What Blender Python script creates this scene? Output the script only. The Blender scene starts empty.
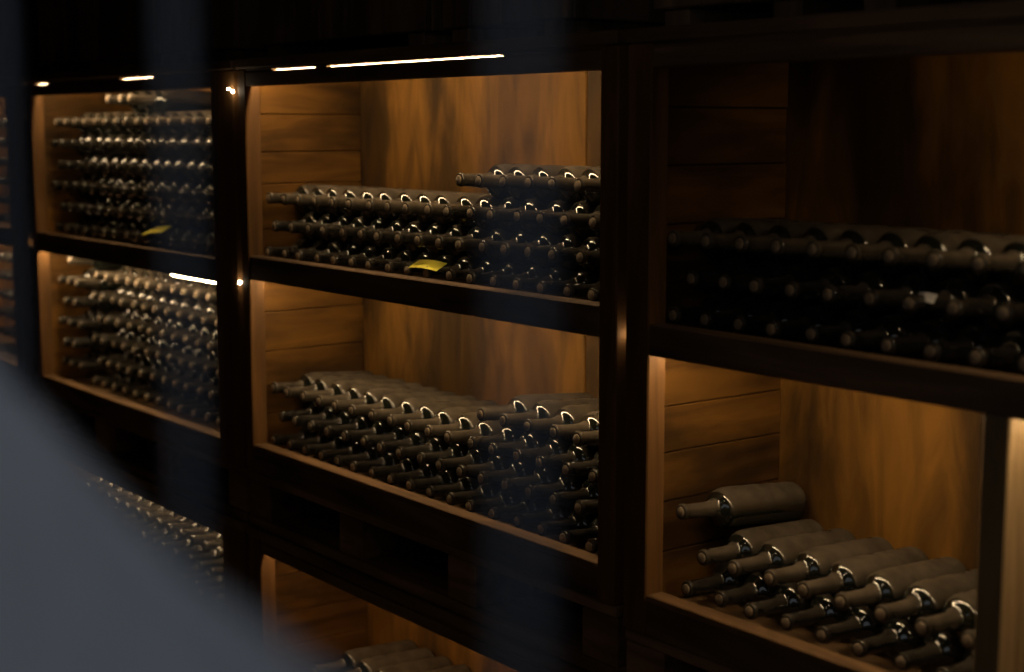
import bpy, bmesh, math, random
from mathutils import Vector, Matrix
random.seed(11)
C = bpy.context.scene.collection
scn = bpy.context.scene

# ------------------------------------------------------------------ materials
def new_mat(name):
    m = bpy.data.materials.new(name); m.use_nodes = True
    nt = m.node_tree; nt.nodes.clear()
    out = nt.nodes.new('ShaderNodeOutputMaterial')
    return m, nt, out

def link(nt, a, b): nt.links.new(a, b)

def wood(name, dark, light, axis, rough=0.75, scale=1.0, stain=0.6, bump=0.25, along=.9, spots=(.36, .56)):
    """board timber: grain along one axis, knots and dirty stains"""
    m, nt, out = new_mat(name)
    N = nt.nodes.new
    tc = N('ShaderNodeTexCoord'); oi = N('ShaderNodeObjectInfo')
    add = N('ShaderNodeVectorMath'); add.operation = 'ADD'
    mul = N('ShaderNodeVectorMath'); mul.operation = 'SCALE'; mul.inputs['Scale'].default_value = 7.3
    comb = N('ShaderNodeCombineXYZ')
    for k in range(3): link(nt, oi.outputs['Random'], comb.inputs[k])
    link(nt, comb.outputs[0], mul.inputs[0])
    link(nt, tc.outputs['Object'], add.inputs[0]); link(nt, mul.outputs[0], add.inputs[1])
    mp = N('ShaderNodeMapping')
    s = [9.0 * scale] * 3; s['XYZ'.index(axis)] = along * scale
    mp.inputs['Scale'].default_value = s
    link(nt, add.outputs[0], mp.inputs['Vector'])
    n1 = N('ShaderNodeTexNoise'); n1.inputs['Scale'].default_value = 2.6; n1.inputs['Detail'].default_value = 6; n1.inputs['Distortion'].default_value = 0.9
    link(nt, mp.outputs[0], n1.inputs['Vector'])
    n2 = N('ShaderNodeTexNoise'); n2.inputs['Scale'].default_value = 7.5 * scale; n2.inputs['Detail'].default_value = 7
    mp2 = N('ShaderNodeMapping'); s2 = [1.0] * 3; s2['XYZ'.index(axis)] = 0.35; mp2.inputs['Scale'].default_value = s2
    link(nt, add.outputs[0], mp2.inputs['Vector']); link(nt, mp2.outputs[0], n2.inputs['Vector'])
    cr = N('ShaderNodeValToRGB')
    cr.color_ramp.elements[0].position = 0.32; cr.color_ramp.elements[0].color = (*dark, 1)
    cr.color_ramp.elements[1].position = 0.68; cr.color_ramp.elements[1].color = (*light, 1)
    link(nt, n1.outputs['Fac'], cr.inputs['Fac'])
    st = N('ShaderNodeValToRGB')
    st.color_ramp.elements[0].position = spots[0]; st.color_ramp.elements[0].color = (1 - stain,) * 3 + (1,)
    st.color_ramp.elements[1].position = spots[1]; st.color_ramp.elements[1].color = (1, 1, 1, 1)
    link(nt, n2.outputs['Fac'], st.inputs['Fac'])
    mx = N('ShaderNodeMix'); mx.data_type = 'RGBA'; mx.blend_type = 'MULTIPLY'; mx.inputs['Factor'].default_value = 1
    link(nt, cr.outputs['Color'], mx.inputs['A']); link(nt, st.outputs['Color'], mx.inputs['B'])
    b = N('ShaderNodeBsdfPrincipled'); b.inputs['Roughness'].default_value = rough
    b.inputs['Specular IOR Level'].default_value = 0.25
    link(nt, mx.outputs['Result'], b.inputs['Base Color'])
    bp = N('ShaderNodeBump'); bp.inputs['Strength'].default_value = bump; bp.inputs['Distance'].default_value = 0.004
    link(nt, n1.outputs['Fac'], bp.inputs['Height']); link(nt, bp.outputs[0], b.inputs['Normal'])
    link(nt, b.outputs[0], out.inputs[0])
    return m

def bottle_mat(name, cover, dust):
    """dark glass with cellar dust settled on what faces up; 'cover' is how thick the dust lies"""
    m, nt, out = new_mat(name)
    N = nt.nodes.new
    tc = N('ShaderNodeTexCoord'); oi = N('ShaderNodeObjectInfo'); ge = N('ShaderNodeNewGeometry')
    sep = N('ShaderNodeSeparateXYZ'); link(nt, ge.outputs['Normal'], sep.inputs[0])
    mr = N('ShaderNodeMapRange'); mr.interpolation_type = 'SMOOTHSTEP'
    mr.inputs['From Min'].default_value = -0.25; mr.inputs['From Max'].default_value = 0.75
    link(nt, sep.outputs['Z'], mr.inputs['Value'])
    # the shoulder sheds dust: it slopes towards the neck
    fy = N('ShaderNodeMapRange'); fy.interpolation_type = 'SMOOTHSTEP'
    fy.inputs['From Min'].default_value = -0.66; fy.inputs['From Max'].default_value = -0.46
    fy.inputs['To Min'].default_value = 0.05; fy.inputs['To Max'].default_value = 1.0
    link(nt, sep.outputs['Y'], fy.inputs['Value'])
    no = N('ShaderNodeTexNoise'); no.inputs['Scale'].default_value = 26; no.inputs['Detail'].default_value = 5
    comb = N('ShaderNodeCombineXYZ'); ad = N('ShaderNodeVectorMath'); ad.operation = 'ADD'
    ml = N('ShaderNodeMath'); ml.operation = 'MULTIPLY'; ml.inputs[1].default_value = 13.0
    link(nt, oi.outputs['Random'], ml.inputs[0])
    for k in range(3): link(nt, ml.outputs[0], comb.inputs[k])
    link(nt, tc.outputs['Object'], ad.inputs[0]); link(nt, comb.outputs[0], ad.inputs[1])
    link(nt, ad.outputs[0], no.inputs['Vector'])
    nr = N('ShaderNodeMapRange'); nr.inputs['From Min'].default_value = 0.3; nr.inputs['From Max'].default_value = 0.65
    nr.inputs['To Min'].default_value = 0.55; nr.inputs['To Max'].default_value = 1.0
    link(nt, no.outputs['Fac'], nr.inputs['Value'])
    # the neck and its mouth are dusty all round, right up to where the shoulder begins
    so = N('ShaderNodeSeparateXYZ'); link(nt, tc.outputs['Object'], so.inputs[0])
    nk = N('ShaderNodeMapRange'); nk.interpolation_type = 'SMOOTHSTEP'
    nk.inputs['From Min'].default_value = .066; nk.inputs['From Max'].default_value = .080
    nk.inputs['To Min'].default_value = 1.0; nk.inputs['To Max'].default_value = 0.0
    link(nt, so.outputs['Y'], nk.inputs['Value'])
    fm = N('ShaderNodeMath'); fm.operation = 'MAXIMUM'; link(nt, fy.outputs[0], fm.inputs[0]); link(nt, nk.outputs[0], fm.inputs[1])
    nh = N('ShaderNodeMath'); nh.operation = 'MULTIPLY'; nh.inputs[1].default_value = .55; link(nt, nk.outputs[0], nh.inputs[0])
    mz = N('ShaderNodeMath'); mz.operation = 'MAXIMUM'; link(nt, mr.outputs[0], mz.inputs[0]); link(nt, nh.outputs[0], mz.inputs[1])
    a = N('ShaderNodeMath'); a.operation = 'MULTIPLY'; link(nt, mz.outputs[0], a.inputs[0]); link(nt, fm.outputs[0], a.inputs[1])
    c = N('ShaderNodeMath'); c.operation = 'MULTIPLY'; link(nt, a.outputs[0], c.inputs[0]); link(nt, nr.outputs[0], c.inputs[1])
    d = N('ShaderNodeMath'); d.operation = 'MULTIPLY'; link(nt, c.outputs[0], d.inputs[0])
    rr = N('ShaderNodeMapRange'); rr.inputs['To Min'].default_value = cover * 0.75; rr.inputs['To Max'].default_value = min(1, cover * 1.15)
    link(nt, oi.outputs['Random'], rr.inputs['Value']); link(nt, rr.outputs[0], d.inputs[1])
    g = N('ShaderNodeBsdfPrincipled')
    g.inputs['Base Color'].default_value = (0.006, 0.008, 0.006, 1); g.inputs['Roughness'].default_value = 0.035
    g.inputs['Specular IOR Level'].default_value = 1.0
    u = N('ShaderNodeBsdfPrincipled'); u.inputs['Base Color'].default_value = (*dust, 1); u.inputs['Roughness'].default_value = 0.95
    u.inputs['Specular IOR Level'].default_value = 0.05
    ms = N('ShaderNodeMixShader'); link(nt, d.outputs[0], ms.inputs[0]); link(nt, g.outputs[0], ms.inputs[1]); link(nt, u.outputs[0], ms.inputs[2])
    link(nt, ms.outputs[0], out.inputs[0])
    return m

def plain(name, col, rough=0.8, var=0.25, scale=20, spec=0.3, metal=0.0):
    m, nt, out = new_mat(name)
    N = nt.nodes.new
    tc = N('ShaderNodeTexCoord'); no = N('ShaderNodeTexNoise'); no.inputs['Scale'].default_value = scale; no.inputs['Detail'].default_value = 5
    link(nt, tc.outputs['Object'], no.inputs['Vector'])
    cr = N('ShaderNodeValToRGB')
    cr.color_ramp.elements[0].position = .3; cr.color_ramp.elements[0].color = tuple(x * (1 - var) for x in col) + (1,)
    cr.color_ramp.elements[1].position = .7; cr.color_ramp.elements[1].color = tuple(min(1, x * (1 + var)) for x in col) + (1,)
    link(nt, no.outputs['Fac'], cr.inputs['Fac'])
    b = N('ShaderNodeBsdfPrincipled'); b.inputs['Roughness'].default_value = rough
    b.inputs['Specular IOR Level'].default_value = spec; b.inputs['Metallic'].default_value = metal
    link(nt, cr.outputs['Color'], b.inputs['Base Color']); link(nt, b.outputs[0], out.inputs[0])
    return m

def glow(name, col, strength):
    m, nt, out = new_mat(name)
    e = nt.nodes.new('ShaderNodeEmission'); e.inputs[0].default_value = (*col, 1); e.inputs[1].default_value = strength
    link(nt, e.outputs[0], out.inputs[0])
    return m

M_FRAME_X = wood('frame_timber_along', (.09, .054, .03), (.20, .122, .066), 'X', stain=.5)
M_LIP = wood('rail_timber', (.13, .07, .03), (.25, .14, .062), 'X', stain=.35)
M_POST = wood('post_timber', (.095, .045, .014), (.19, .092, .028), 'Z', stain=.35)
M_STRUT = wood('strut_timber', (.16, .105, .05), (.28, .19, .095), 'Z', stain=.3)
M_SIDE = wood('side_boards', (.07, .031, .0055), (.185, .085, .0135), 'Y', stain=.65, scale=.8, along=1.2, spots=(.38, .54))
M_BACK = wood('back_board', (.085, .039, .006), (.225, .104, .0145), 'Z', stain=.72, scale=.6, along=2.2, spots=(.40, .54))
M_SHELF = wood('shelf_board', (.10, .06, .03), (.22, .13, .06), 'X', stain=.4)
M_PALLET = wood('pallet_timber', (.13, .075, .04), (.30, .18, .095), 'X', stain=.5)
M_CRATE = wood('crate_boards', (.10, .066, .04), (.22, .145, .09), 'Z', stain=.5)
M_DUSTY = bottle_mat('dusty_glass', .97, (.105, .085, .063))
M_GLASS = bottle_mat('less_dusty_glass', .62, (.085, .07, .056))
M_CORK = plain('cork', (.23, .175, .12), .9, .3, 160)
M_YELLOW = plain('yellow_paper', (.62, .55, .05), .8, .12, 30)
M_WHITE = plain('white_paper', (.75, .72, .68), .7, .08, 40)
M_IRON = plain('gate_paint', (.178, .190, .216), .55, .12, 14)
M_BAR = plain('dark_iron', (.10, .11, .135), .6, .12, 14)
M_STONE = plain('cellar_plaster', (.085, .07, .058), .9, .35, 5)
M_FLOOR = plain('cellar_floor', (.09, .075, .06), .85, .3, 6)
M_ALU = plain('strip_casing', (.45, .45, .45), .4, .1, 20)

# ------------------------------------------------------------------ mesh helpers
class MB:
    """collects shapes given in world coordinates; build() links ONE mesh object"""
    def __init__(s): s.bm = bmesh.new()
    def box(s, x0, x1, y0, y1, z0, z1, bev=.0025, mi=0):
        r = bmesh.ops.create_cube(s.bm, size=1)
        bmesh.ops.scale(s.bm, vec=(x1 - x0, y1 - y0, z1 - z0), verts=r['verts'])
        bmesh.ops.translate(s.bm, vec=((x0 + x1) / 2, (y0 + y1) / 2, (z0 + z1) / 2), verts=r['verts'])
        es = list({e for v in r['verts'] for e in v.link_edges})
        if bev:
            bmesh.ops.bevel(s.bm, geom=es, offset=bev, segments=1, affect='EDGES', profile=.5)
        return s
    def tube(s, pts, r, seg=10, cap=True):
        rings = []
        for i, p in enumerate(pts):
            p = Vector(p)
            t = (Vector(pts[min(i + 1, len(pts) - 1)]) - Vector(pts[max(i - 1, 0)])).normalized()
            a = t.orthogonal().normalized() if i == 0 else (rings_a - t * rings_a.dot(t)).normalized()
            rings_a = a; b = t.cross(a)
            rr = r[i] if isinstance(r, (list, tuple)) else r
            rings.append([s.bm.verts.new(p + (a * math.cos(k * 2 * math.pi / seg) + b * math.sin(k * 2 * math.pi / seg)) * rr) for k in range(seg)])
        for q in range(len(rings) - 1):
            for k in range(seg):
                f = s.bm.faces.new((rings[q][k], rings[q][(k + 1) % seg], rings[q + 1][(k + 1) % seg], rings[q + 1][k])); f.smooth = True
        if cap:
            s.bm.faces.new(list(reversed(rings[0]))); s.bm.faces.new(rings[-1])
        return s
    def lathe_y(s, prof, seg=24, smooth=True):
        """revolve (y, r) about the local Y axis"""
        rings = []
        for (y, r) in prof:
            if r <= 1e-6: rings.append([s.bm.verts.new((0, y, 0))])
            else: rings.append([s.bm.verts.new((r * math.cos(2 * math.pi * k / seg), y, r * math.sin(2 * math.pi * k / seg))) for k in range(seg)])
        for a, b in zip(rings, rings[1:]):
            for k in range(seg):
                k2 = (k + 1) % seg
                if len(a) == 1: f = s.bm.faces.new((a[0], b[k], b[k2]))
                elif len(b) == 1: f = s.bm.faces.new((a[k2], a[k], b[0]))
                else: f = s.bm.faces.new((a[k2], a[k], b[k], b[k2]))
                f.smooth = smooth
        return s
    def prism(s, poly, y0, y1):
        """polygon in XZ given thickness along Y"""
        a = [s.bm.verts.new((x, y0, z)) for x, z in poly]; b = [s.bm.verts.new((x, y1, z)) for x, z in poly]
        n = len(poly)
        s.bm.faces.new(a); s.bm.faces.new(list(reversed(b)))
        for k in range(n): s.bm.faces.new((a[(k + 1) % n], a[k], b[k], b[(k + 1) % n]))
        return s
    def build(s, name, mat, parent=None, origin=None):
        bmesh.ops.recalc_face_normals(s.bm, faces=s.bm.faces[:])
        if origin is None: origin = parent.location if parent is not None else Vector((0, 0, 0))
        bmesh.ops.translate(s.bm, vec=-Vector(origin), verts=s.bm.verts[:])
        me = bpy.data.meshes.new(name); s.bm.to_mesh(me); s.bm.free()
        o = bpy.data.objects.new(name, me); C.objects.link(o)
        me.materials.append(mat)
        if parent is not None: o.parent = parent
        else: o.location = origin
        return o

def tag(o, label=None, cat=None, group=None, kind=None):
    if label: o['label'] = label
    if cat: o['category'] = cat
    if group: o['group'] = group
    if kind: o['kind'] = kind
    return o

def thing(name, loc, label, cat, group=None):
    o = bpy.data.objects.new(name, None); C.objects.link(o); o.location = loc; o.empty_display_size = .05
    return tag(o, label, cat, group)

# ------------------------------------------------------------------ the room
FLOOR_Z = -1.6195
RX0, RX1, RY0, RY1, CEIL = -6.9, 1.3, -1.60, .62, 1.15
tag(MB().box(RX0 - .2, RX1 + .2, -4.2, RY1 + .2, FLOOR_Z - .1, FLOOR_Z, 0).build('floor', M_FLOOR), kind='structure')
tag(MB().box(RX0 - .2, RX1 + .2, RY0, RY1 + .2, CEIL, CEIL + .1, 0).build('ceiling', M_STONE), kind='structure')
tag(MB().box(RX0, RX1, RY1, RY1 + .1, FLOOR_Z, CEIL, 0).build('wall_back', M_STONE), kind='structure')
tag(MB().box(RX0 - .1, RX0, RY0, RY1 + .1, FLOOR_Z, CEIL, 0).build('wall_left', M_STONE), kind='structure')
tag(MB().box(RX1, RX1 + .1, RY0, RY1 + .1, FLOOR_Z, CEIL, 0).build('wall_right', M_STONE), kind='structure')
OX0, OX1, OZ = -1.15, .45, .55                       # the gateway the picture is taken through
fw = MB()
fw.box(RX0, OX0, RY0, RY0 + .12, FLOOR_Z, CEIL, 0); fw.box(OX1, RX1, RY0, RY0 + .12, FLOOR_Z, CEIL, 0); fw.box(OX0, OX1, RY0, RY0 + .12, OZ, CEIL, 0)
tag(fw.build('wall_front', M_STONE), kind='structure')

# ------------------------------------------------------------------ racks
# the shelves fall a little towards the back
def slope_board(x0, x1, y0, y1, z, th, slope):
    m = MB()
    def zz(y): return z - slope * (y - .045)
    pts = [(y0, zz(y0)), (y1, zz(y1)), (y1, zz(y1) - th), (y0, zz(y0) - th)]
    a = [m.bm.verts.new((x0, y, q)) for y, q in pts]; b = [m.bm.verts.new((x1, y, q)) for y, q in pts]
    m.bm.faces.new(a); m.bm.faces.new(list(reversed(b)))
    for k in range(4): m.bm.faces.new((a[(k + 1) % 4], a[k], b[k], b[(k + 1) % 4]))
    return m
def boards(mb, x0, x1, y0, y1, z0, z1, n, seed, side=-1):
    """side wall of n horizontal planks with narrow open joints"""
    r = random.Random(seed); h = (z1 - z0) / n; z = z0
    for k in range(n):
        zz = z1 if k == n - 1 else z0 + h * (k + 1) + r.uniform(-.012, .012)
        d = r.uniform(0, .003) * side
        mb.box(x0 + d, x1 + d, y0, y1, z + .0009, zz - .0009, .0015); z = zz

PD = .041
def rack(x0, x1, inl, inr, D, zo, fu, fl, label, open_slit=(), strut=None, seams=(), tiers=2, inner_post=.015, outer_post=.015, lip=None, mid=None, base=None, rail_depth=.036, slopes=(.06, .07)):
    """timber bottle rack; x0..x1 outside, inl/inr faces of the side walls inside, D depth, zo height offset,
    fu/fl floors of the upper and lower bay"""
    base = (base or (-.862 if tiers == 2 else -.444)) + zo
    t = thing('wine_rack', ((x0 + x1) / 2, D / 2, base), label, 'wine rack', 'timber wine racks along the cellar wall')
    zt = .142 + zo
    pl, pr = inl + inner_post, inr - outer_post
    MB().box(x0, x1, -.006, D + .03, zt, zt + .024).build('top_board', M_FRAME_X, t)
    MB().box(pl, pr, 0, .018, (.099 if tiers == 2 else .105) + zo, .1337 + zo).build('top_rail', M_FRAME_X, t)
    MB().box(pl, pr, .0, .016, zt - .0044, zt - .0002, .001).build('batten', M_FRAME_X, t)
    # battens that close the slit over the top rail except where light shows
    edges = [pl] + [v for s in open_slit for v in s] + [pr]
    for a, b in zip(edges[0::2], edges[1::2]):
        if b - a > .02: MB().box(a, b, .002, .016, .1340 + zo, zt - .0048, .001).build('batten', M_FRAME_X, t)
    zb = base
    for a, b in ((x0, pl), (pr, x1)):
        m = MB().box(a, b, -.001, PD if a == x0 else .03, zb, zt - .001)
        m.build('post', M_POST, t)
    m = MB(); boards(m, x0 + .006, inl, PD + .001, D, fu + .002, zt - .002, 5, 1 + x0)
    m.build('side_panel', M_SIDE, t)
    m = MB(); boards(m, inr, x1 - .006, .031, D, fu + .002, zt - .002, 5, 2 + x0, 1)
    m.build('side_panel', M_SIDE, t)
    if tiers == 2:
        m = MB(); boards(m, x0 + .006, inl, PD + .001, D, fl + .002, fu - .036, 5, 3 + x0)
        m.build('side_panel', M_SIDE, t)
        m = MB(); boards(m, inr, x1 - .006, .031, D, fl + .002, fu - .038, 5, 4 + x0, 1)
        m.build('side_panel', M_SIDE, t)
    xs = [x0] + list(seams) + [x1]
    for a, b in zip(xs, xs[1:]):
        MB().box(a + .002, b - .002, D + .001, D + .014, zb, zt - .001).build('back_panel', M_BACK, t)
    slope_board(x0 + .004, x1 - .004, .037, D, fu, .014, slopes[0]).build('shelf', M_SHELF, t)
    mt, mb_ = mid if mid else (-.345, -.440)
    MB().box(pl, pr, 0, rail_depth, mb_ + zo, mt + zo).build('shelf_rail', M_FRAME_X, t)
    if tiers == 2:
        slope_board(x0 + .004, x1 - .004, .038, D, fl, .009, slopes[1]).build('bottom_board', M_SHELF, t)
        m = MB().box(pl, pr, 0, .037, base, lip - .014)
        m.build('bottom_rail', M_FRAME_X, t)
        MB().box(pl, pr, 0, .037, lip - .0138, lip, .002).build('lip', M_LIP, t)
    if strut:
        MB().box(strut, strut + .043, 0.0, .064, lip + .0005, mb_ + zo - .0005).build('strut', M_STRUT, t)
    return t

def led(path, label, group='warm light strips in the racks', ends=(), mat=None):
    p = Vector(path[0]); q = Vector(path[-1])
    t = thing('light_strip', (p + q) / 2, label, 'light strip', group)
    m = MB()
    m.tube(path, .0036, 8).build('diffuser', mat or M_LED, t)
    up = [(x, y + .0005, z + .0052) for x, y, z in path]
    m = MB(); m.tube(up, .0036, 6).build('casing', M_ALU, t)
    for e in ends:
        m = MB()
        r = bmesh.ops.create_icosphere(m.bm, subdivisions=2, radius=e[3])
        bmesh.ops.translate(m.bm, vec=e[:3], verts=r['verts'])
        m.build('end_lamp', M_LED_END, t)
    return t

LED_COL = (1.0, .72, .40)
M_LED = glow('warm_led', LED_COL, 86.0)
M_LED_BRIGHT = glow('bright_warm_led', LED_COL, 112.0)
M_LED_SOFT = glow('soft_warm_led', LED_COL, 80.0)
M_LED_LOW = glow('weaker_warm_led', (1.0, .66, .34), 45.0)
M_LED_END = glow('bare_led', (1.0, .8, .55), 60.0)

LX0, LX1, LIN, LOUT = -4.905, -3.462, -4.885, -3.575
MX0, MX1, MIN_, MOUT = -3.440, -2.02, -3.422, -2.036
RX0_, RX1_, RIN, ROUT = -1.996, -.60, -1.966, -.63
LFU, LFL = -.357, -.828
MFU, MFL = -.346, -.823
RFU, RFL = -.366, -.856
DL, DM, DR = .358, .342, .370
LOW = -1.1745
LM, MM, RM = (-.334, -.397), (-.316, -.3745), (-.337, -.392)

rack(LX0, LX1, LIN, LOUT, DL, 0, LFU, LFL, 'two-tier timber wine rack left of centre, packed with rows of bottles in both bays', open_slit=((-4.83, -4.73), (-4.17, -3.94)), lip=-.806, mid=LM, rail_depth=.017)
rack(MX0, MX1, MIN_, MOUT, DM, 0, MFU, MFL, 'two-tier timber wine rack in the middle with warmly lit plank walls', open_slit=((-3.27, -3.07), (-3.015, -2.36)), seams=(-2.515,), slopes=(.058, .08), inner_post=.021, outer_post=.032, lip=-.792, mid=MM)
rack(RX0_, RX1_, RIN, ROUT, DR, 0, RFU, RFL, 'two-tier timber wine rack at the right with unlit upper bay and lit lower bay', strut=-1.254, inner_post=.031, slopes=(.055, .048), base=-.893, lip=-.819, mid=RM)
rack(-6.45, -5.03, -6.42, -5.06, DL, 0, LFU, LFL, 'two-tier timber wine rack cut off by the left edge of the picture', lip=-.806, mid=LM, outer_post=.05, rail_depth=.017)
rack(LX0, LX1, LIN, LOUT, DL, LOW, LOW - .350, 0, 'low timber wine rack under the left rack, half hidden by the gate panel', tiers=1)
rack(MX0, MX1, MIN_, MOUT, DM, LOW, LOW - .400, 0, 'low timber wine rack under the middle rack, glowing orange inside', tiers=1, mid=(-.378, -.440), inner_post=.045, seams=(-2.62,))
rack(RX0_, RX1_, RIN, ROUT, DR, LOW, LOW - .357, 0, 'low dark timber wine rack under the right rack', tiers=1)

# pallets between the tiers
def pallet(x0, x1, D, label, zt=-.8635):
    zt = zt; zb = LOW + .167
    t = thing('pallet', ((x0 + x1) / 2, D / 2, zb), label, 'pallet', 'timber pallets between the racks')
    for y0 in (.003, D / 2 - .06, D - .1):
        MB().box(x0, x1, y0, y0 + .12, zt - .022, zt, .003).build('deck_board', M_PALLET, t)
        MB().box(x0, x1, y0, y0 + .11, zb, zb + .026, .003).build('base_board', M_PALLET, t)
        n = 4
        for k in range(n):
            x = x0 + (x1 - x0 - .10) * k / (n - 1)
            MB().box(x, x + .10, y0 + .004, y0 + .104, zb + .0262, zt - .0222, .003).build('block', M_PALLET, t)
    return t
pallet(LX0, LX1, DL, 'dark timber pallet carrying the left rack')
pallet(MX0, MX1, DM, 'dark timber pallet carrying the middle rack')
pallet(RX0_, RX1_, DR, 'dark timber pallet carrying the right rack', -.8945)
pallet(-6.45, -5.03, DL, 'dark timber pallet carrying the rack at the left edge of the picture')
# crates standing on top of the racks
def crate(x0, x1, h, y0, label, n):
    z0 = .1675
    t = thing('wooden_crate', ((x0 + x1) / 2, y0 + .15, z0), label, 'crate', 'closed crates on top of the racks')
    m = MB(); w = (x1 - x0) / n
    for k in range(n): m.box(x0 + w * k + .002, x0 + w * (k + 1) - .002, y0, y0 + .018, z0 + .03, z0 + h, .003)
    m.build('front_panel', M_CRATE, t)
    MB().box(x0, x0 + .018, y0 + .0185, y0 + .30, z0 + .03, z0 + h).build('side_panel', M_CRATE, t)
    MB().box(x1 - .018, x1, y0 + .0185, y0 + .30, z0 + .03, z0 + h).build('side_panel', M_CRATE, t)
    MB().box(x0 + .0185, x1 - .0185, y0 + .0185, y0 + .30, z0 + .03, z0 + .05).build('bottom_board', M_CRATE, t)
    MB().box(x0 + .0185, x1 - .0185, y0 + .282, y0 + .30, z0 + .0505, z0 + h).build('back_panel', M_CRATE, t)
    for xx in (x0 + .02, x1 - .08): MB().box(xx, xx + .06, y0 + .01, y0 + .30, z0, z0 + .0295).build('foot_batten', M_CRATE, t)
    return t
crate(-4.86, -4.40, .62, .03, 'dim brown crate standing on the left rack, at its left end', 4)
crate(-3.99, -3.55, .62, .03, 'dim crate on the right end of the left rack, behind a gate bar', 4)
crate(-3.38, -2.66, .62, .03, 'wide dim crate on top of the middle rack, at its left end', 5)
crate(-2.60, -2.20, .62, .03, 'narrow dim crate on top of the middle rack, at its right end', 4)
crate(-1.97, -1.62, .62, .03, 'dim crate on top of the right rack, at its left end', 3)
crate(-1.54, -.95, .62, .03, 'wide dim crate on top of the right rack, cut off by the right edge', 5)

# light strips
def L(x0, x1, z, y, sag=0, n=9):
    return [(x0 + (x1 - x0) * k / n, y, z - sag * math.sin(math.pi * k / n)) for k in range(n + 1)]
TZ, BZ = .1325, -.3745
led(L(LIN + .03, LOUT - .02, TZ, .024), 'warm light strip glowing in the slit above the left rack', ends=((-3.452, -.008, .088, .004), (-3.468, -.012, .094, .003)))
led(L(MIN_ + .03, MOUT - .05, TZ, .024), 'warm light strip glowing in the slit above the middle rack', mat=M_LED_BRIGHT)
led(L(-1.20, ROUT - .02, TZ, .024), 'light strip under the top board of the right rack, past the picture edge', mat=M_LED_BRIGHT)
led(L(LIN + .02, -3.96, LFU - .0325, .0265, .0, 4) + L(-3.90, LOUT - .02, LFU - .0455, .0265, 0, 3), 'warm light strip under the left rack shelf, its right half a bright line', ends=((-3.4515, -.002, -.386, .0045),))
led(L(MIN_ + .025, MOUT - .035, MFU - .0305, .052), 'light strip hidden under the shelf of the middle rack', ends=((-2.0075, .02, -.365, .0028),))
led(L(RIN + .04, -1.265, RFU - .0298, .0445), 'light strip hidden under the right rack shelf, left of the strut', mat=M_LED_SOFT)
led(L(-1.20, ROUT - .02, RFU - .0298, .0445), 'light strip under the right rack shelf, on the far side of the strut', mat=M_LED_SOFT)
led(L(-6.40, -5.12, TZ, .024), 'light strip under the top board of the rack at the left edge')
led(L(-6.40, -5.12, LFU - .0325, .0265), 'light strip under the shelf of the rack at the left edge')
led(L(LIN + .02, LOUT - .02, LOW + .1295, .03), 'light strip in the low rack under the left rack')
led(L(MIN_ + .06, MOUT - .03, LOW + .1295, .03), 'light strip in the low rack under the middle rack', mat=M_LED_LOW)

# ------------------------------------------------------------------ bottles
BD, BL = .0765, .290
R = BD / 2
PROF = [(.0000, .0094), (.0003, .0124), (.0015, .0137), (.0035, .0145), (.0080, .0146), (.0098, .0140), (.0108, .0133), (.030, .0134), (.050, .0137), (.062, .0142), (.070, .0151), (.076, .0168),
        (.080, .0191), (.083, .0221), (.0855, .0253), (.0885, .0287), (.092, .0318), (.097, .0347), (.104, .0368), (.112, .0379), (.122, R)]
PROF += [(.278, R), (.284, R * .985), (.288, R * .93), (.290, R * .84), (.289, R * .6), (.278, R * .32), (.268, 0)]
def bottle_mesh(name, mat):
    m = MB(); m.lathe_y([(.006, 0), (.006, .0092)] + PROF, 26)
    o = m.build(name, mat, None, (0, 0, 0)); me = o.data
    bpy.data.objects.remove(o); return me
ME_DUSTY = bottle_mesh('wine_bottle', M_DUSTY)
ME_GLASS = bottle_mesh('wine_bottle', M_GLASS)
cm = MB(); cm.lathe_y([(.0055, .0091), (-.0012, .0089), (-.0018, .0080), (-.0018, 0)], 16)
co = cm.build('cork', M_CORK, None, (0, 0, 0)); ME_CORK = co.data; bpy.data.objects.remove(co)

ORD = ['first', 'second', 'third', 'fourth', 'fifth', 'sixth', 'seventh', 'eighth', 'ninth', 'tenth', 'eleventh', 'twelfth', 'thirteenth', 'fourteenth', 'fifteenth', 'sixteenth', 'seventeenth', 'eighteenth']
proto = {}
n_b = 0
def bottle(x, y, z, top, label, group, yaw=0, pitch=0):
    global n_b
    n_b += 1
    key = 'd' if top else 'g'
    if key not in proto:
        b = bpy.data.objects.new('wine_bottle', ME_DUSTY if top else ME_GLASS)
        k = bpy.data.objects.new('cork', ME_CORK)
        C.objects.link(b); C.objects.link(k); k.parent = b
        proto[key] = (b, k)
    else:
        b0, k0 = proto[key]
        b = b0.copy(); k = k0.copy(); C.objects.link(b); C.objects.link(k); k.parent = b
    b.location = (x, y, z); b.rotation_euler = (pitch, random.uniform(0, 6.28), yaw); b.rotation_mode = 'XYZ'
    # spin about its own axis first, then yaw
    b.rotation_euler = (Matrix.Rotation(yaw, 3, 'Z') @ Matrix.Rotation(pitch, 3, 'X') @ Matrix.Rotation(random.uniform(0, 6.28), 3, 'Y')).to_euler('XYZ')
    tag(b, label, 'wine bottle', group)
    return b

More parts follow.
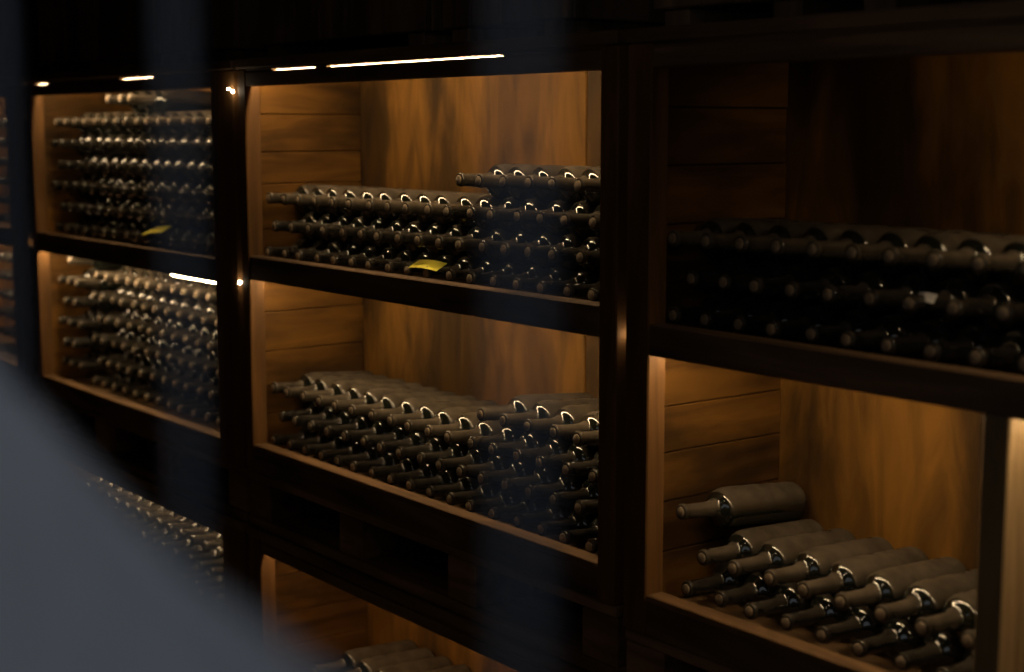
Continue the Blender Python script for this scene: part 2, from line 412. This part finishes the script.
rest = MB()                      # the many small bottles of the far racks, beyond the three hundred largest
def rest_bottle(x, y, z, slope):
    prof = [PROF[i] for i in (1, 4, 6, 9, 11, 13, 15, 17, 18, 20, 21, 24)]
    seg = 12; rings = []
    for (yy, r) in prof:
        rings.append([rest.bm.verts.new((x + r * math.cos(2 * math.pi * k / seg), y + yy + slope * r * math.sin(2 * math.pi * k / seg), z - slope * yy + r * math.sin(2 * math.pi * k / seg))) for k in range(seg)])
    for a, b in zip(rings, rings[1:]):
        for k in range(seg):
            f = rest.bm.faces.new((a[(k + 1) % seg], a[k], b[k], b[(k + 1) % seg])); f.smooth = True
    rest.bm.faces.new(rings[0]); rest.bm.faces.new(list(reversed(rings[-1])))

def stack(inl, floor, rows, y0, where, group, pitch=.0777, last=None, single=None, slope=.06):
    """rows: list of (first index, count) from the bottom up, nested alternately. single(r) says whether row r is built as things"""
    h = math.sqrt(BD * BD - (pitch / 2) ** 2) + .0010
    nrow = len(rows)
    for r, (i0, n) in enumerate(rows):
        down = nrow - 1 - r
        rowname = 'top row' if down == 0 else 'bottom row' if r == 0 else ORD[down] + ' row down'
        covered = set()
        if r + 1 < nrow:
            j0, m = rows[r + 1]
            for j in range(j0, j0 + m): covered.add(j); covered.add(j + (1 if (r + 1) % 2 else -1))
        for q in range(n):
            i = i0 + q
            x = inl + R + .0015 + i * pitch + (r % 2) * pitch / 2
            z = floor + R + .0008 + r * h
            yy = y0 + random.uniform(-.003, .006)
            if single is None or single(r):
                top = i not in covered
                bottle(x, yy, z, top, 'dusty wine bottle, %s from left, %s, %s' % (ORD[q], rowname, where), group, random.uniform(-.0008, .0008), -slope)
            else:
                rest_bottle(x, yy, z, slope)

G = 'wine bottles in the %s'
# right rack
stack(RIN + .001, RFU + .003, [(0, 12), (0, 12), (0, 12)], .045, 'dark upper bay of right rack', G % 'upper bay of the right rack', slope=.055)
stack(RIN + .014, RFL, [(0, 12), (0, 12)], .073, 'lower bay of right rack', G % 'lower bay of the right rack', pitch=.079, slope=.048)
bottle(RIN + .049, .064, RFL + R + .1425, True, 'single dusty wine bottle lying alone on top of the stack, lower bay of right rack', G % 'lower bay of the right rack', -.008, -.082)
# middle rack
stack(MIN_, MFU, [(0, 17), (0, 17), (0, 17), (10, 7)], .042, 'upper bay of middle rack', G % 'upper bay of the middle rack', slope=.058)
stack(MIN_, MFL, [(0, 17), (0, 17), (0, 17), (11, 6)], .042, 'lower bay of middle rack', G % 'lower bay of the middle rack', slope=.08)
# left rack
stack(LIN + .005, LFL + .031, [(0, 3), (0, 2), (0, 3), (0, 2), (0, 3)], .054, 'left block, lower bay of left rack', G % 'lower bay of the left rack', slope=.07)
bottle(LIN + .005 + R + .0777 * 1.5, .050, LFL + .031 + R + .0008 + 5 * .0676, True, 'lone wine bottle on the left block, lower bay of left rack', G % 'lower bay of the left rack', 0, -.07)
stack(LIN + .278, LFL, [(0, 13), (0, 12), (0, 13), (0, 12), (0, 13), (0, 12)], .055, 'right block, lower bay of left rack', G % 'lower bay of the left rack', slope=.07)
stack(LIN, LFU, [(0, 16), (0, 15), (0, 16), (0, 15), (0, 16), (0, 15), (6, 3)], .053, 'upper bay of left rack', G % 'upper bay of the left rack', single=lambda r: r >= 5)
# low racks
stack(MIN_, LOW - .400, [(1, 15), (1, 14), (1, 13), (2, 11)], .042, 'low rack under middle rack', G % 'low rack under the middle rack', single=lambda r: r >= 3)
stack(LIN, LOW - .350, [(0, 16), (0, 15), (0, 16), (0, 15), (0, 16), (1, 14)], .042, 'low rack under left rack', G % 'low rack under the left rack', single=lambda r: False)
# rack at the left edge
for fl in (LFU, LFL):
    stack(-5.06 - .0777 * 6.15, fl, [(0, 6), (0, 5), (0, 6), (0, 5), (0, 6), (0, 5)], .053, '', '', single=lambda r: False)
ro = rest.build('wine_bottle_rows', M_GLASS, None, (-4.2, .04, LFU))
tag(ro, 'rows of small dusty wine bottles far off in the left racks, hard to count', 'wine bottles', kind='stuff')
print('single bottles:', n_b)

# paper tags
def paper(name, x, y, z, w, d, rot, mat, label):
    m = MB()
    n = 6
    top = []
    for k in range(n + 1):
        u = k / n - .5
        top.append((u * w, .004 * math.cos(u * 3)))
    for (a, za), (b, zb_) in zip(top, top[1:]):
        pass
    vs = [[m.bm.verts.new((u, v, h + dz)) for (u, h) in top] for v, dz in ((-d / 2, 0), (d / 2, 0), (d / 2, -.0006), (-d / 2, -.0006))]
    for i in range(4):
        A, B = vs[i], vs[(i + 1) % 4]
        for k in range(n): m.bm.faces.new((A[k], A[k + 1], B[k + 1], B[k]))
    m.bm.faces.new([v[0] for v in vs]); m.bm.faces.new([v[-1] for v in reversed(vs)])
    o = m.build(name, mat, None, (0, 0, 0)); o.location = (x, y, z); o.rotation_euler = rot
    return tag(o, label, 'tag')
paper('paper_tag', -2.695, .055, -.2925, .106, .032, (math.radians(28), 0, 0), M_YELLOW, 'yellow paper tag lying on bottle necks in the middle rack upper bay')
paper('paper_tag', -4.09, .066, -.2925, .15, .035, (math.radians(28), -.12, 0), M_YELLOW, 'yellow paper tag on bottle necks low in the left rack upper bay')
paper('paper_label', -1.412, .072, -.2505, .034, .016, (math.radians(50), 0, .0), M_WHITE, 'small torn white paper label on a bottle in the dark upper bay')

# invented fill light on a cable above the frame, added to brighten the rack fronts
PX, PY, PZ = -1.35, -1.2, .86
t = thing('added_fill_light', (PX, PY, CEIL), 'unseen fill light added over the aisle to brighten the rack fronts', 'fill_light')
m = MB(); r_ = bmesh.ops.create_uvsphere(m.bm, u_segments=20, v_segments=12, radius=.042); bmesh.ops.translate(m.bm, vec=(PX, PY, PZ), verts=r_['verts'])
m.build('fill_bulb', glow('fill_glow', (1.0, .76, .5), 21.0), t)
MB().tube([(PX, PY, PZ + .04), (PX, PY, PZ + .10)], [.02, .016], 14).build('socket', M_IRON, t)
MB().tube([(PX, PY, PZ + .10), (PX, PY, CEIL)], .004, 8).build('cable', M_IRON, t)

# ------------------------------------------------------------------ gate the picture is taken through
GY = -1.57
g = thing('iron_gate', (-.35, GY, FLOOR_Z), 'blurred grey-blue iron gate close to the camera, slim bars over a solid lower panel', 'gate')
ctrl = [(-1.10, .02), (-.80, -.045), (-.594, -.100), (-.45, -.140), (-.34, -.154), (-.2, -.163), (.0, -.168), (.40, -.168)]
def zc(x):
    for (a, za), (b, zb_) in zip(ctrl, ctrl[1:]):
        if a <= x <= b: return za + (zb_ - za) * (x - a) / (b - a)
poly = [(-1.10, FLOOR_Z + .05), (.40, FLOOR_Z + .05)] + [(.40 - 1.5 * k / 40, zc(max(-1.10, .40 - 1.5 * k / 40))) for k in range(41)]
MB().prism(poly, GY - .002, GY + .002).build('panel', M_IRON, g)
rim = [(-1.10 + 1.5 * k / 40, GY, zc(min(.40, -1.10 + 1.5 * k / 40))) for k in range(41)]
MB().tube(rim, .006, 10).build('rim', M_IRON, g)
for x in (-1.05, -.89, -.735, -.575, -.425, -.258, -.095, .07, .23):
    MB().tube([(x, GY, zc(x) + .004), (x, GY, .46)], .0029, 10).build('bar', M_BAR, g)
MB().box(-1.13, .43, GY - .012, GY + .012, .46, .50).build('top_rail', M_IRON, g)
for x in (-1.13, .40): MB().box(x, x + .03, GY - .015, GY + .015, FLOOR_Z, .46).build('stile', M_IRON, g)

# ------------------------------------------------------------------ world, camera, colour
w = bpy.data.worlds.new('World'); scn.world = w; w.use_nodes = True
bg = w.node_tree.nodes['Background']; bg.inputs[0].default_value = (.86, .93, 1.0, 1); bg.inputs[1].default_value = .33

cam = bpy.data.cameras.new('Camera'); co = bpy.data.objects.new('Camera', cam); C.objects.link(co)
f = 1527.02
Fv = Vector((-.7885, .59992, -.13553)).normalized(); Rv = Vector((.60559, .79577, -.00083)); Uv = Rv.cross(Fv)
mw = Matrix(((Rv.x, Uv.x, -Fv.x, 0), (Rv.y, Uv.y, -Fv.y, -1.7693), (Rv.z, Uv.z, -Fv.z, 0), (0, 0, 0, 1)))
co.matrix_world = mw
cam.sensor_width = 36; cam.lens = f / 1024 * 36; cam.clip_start = .01; cam.clip_end = 60
cam.dof.use_dof = True; cam.dof.focus_distance = 3.05; cam.dof.aperture_fstop = 2.4
scn.camera = co

scn.view_settings.view_transform = 'Standard'; scn.view_settings.look = 'None'
scn.view_settings.gamma = 1; scn.view_settings.exposure = 0; scn.view_settings.use_curve_mapping = False
scn.cycles.use_denoising = True
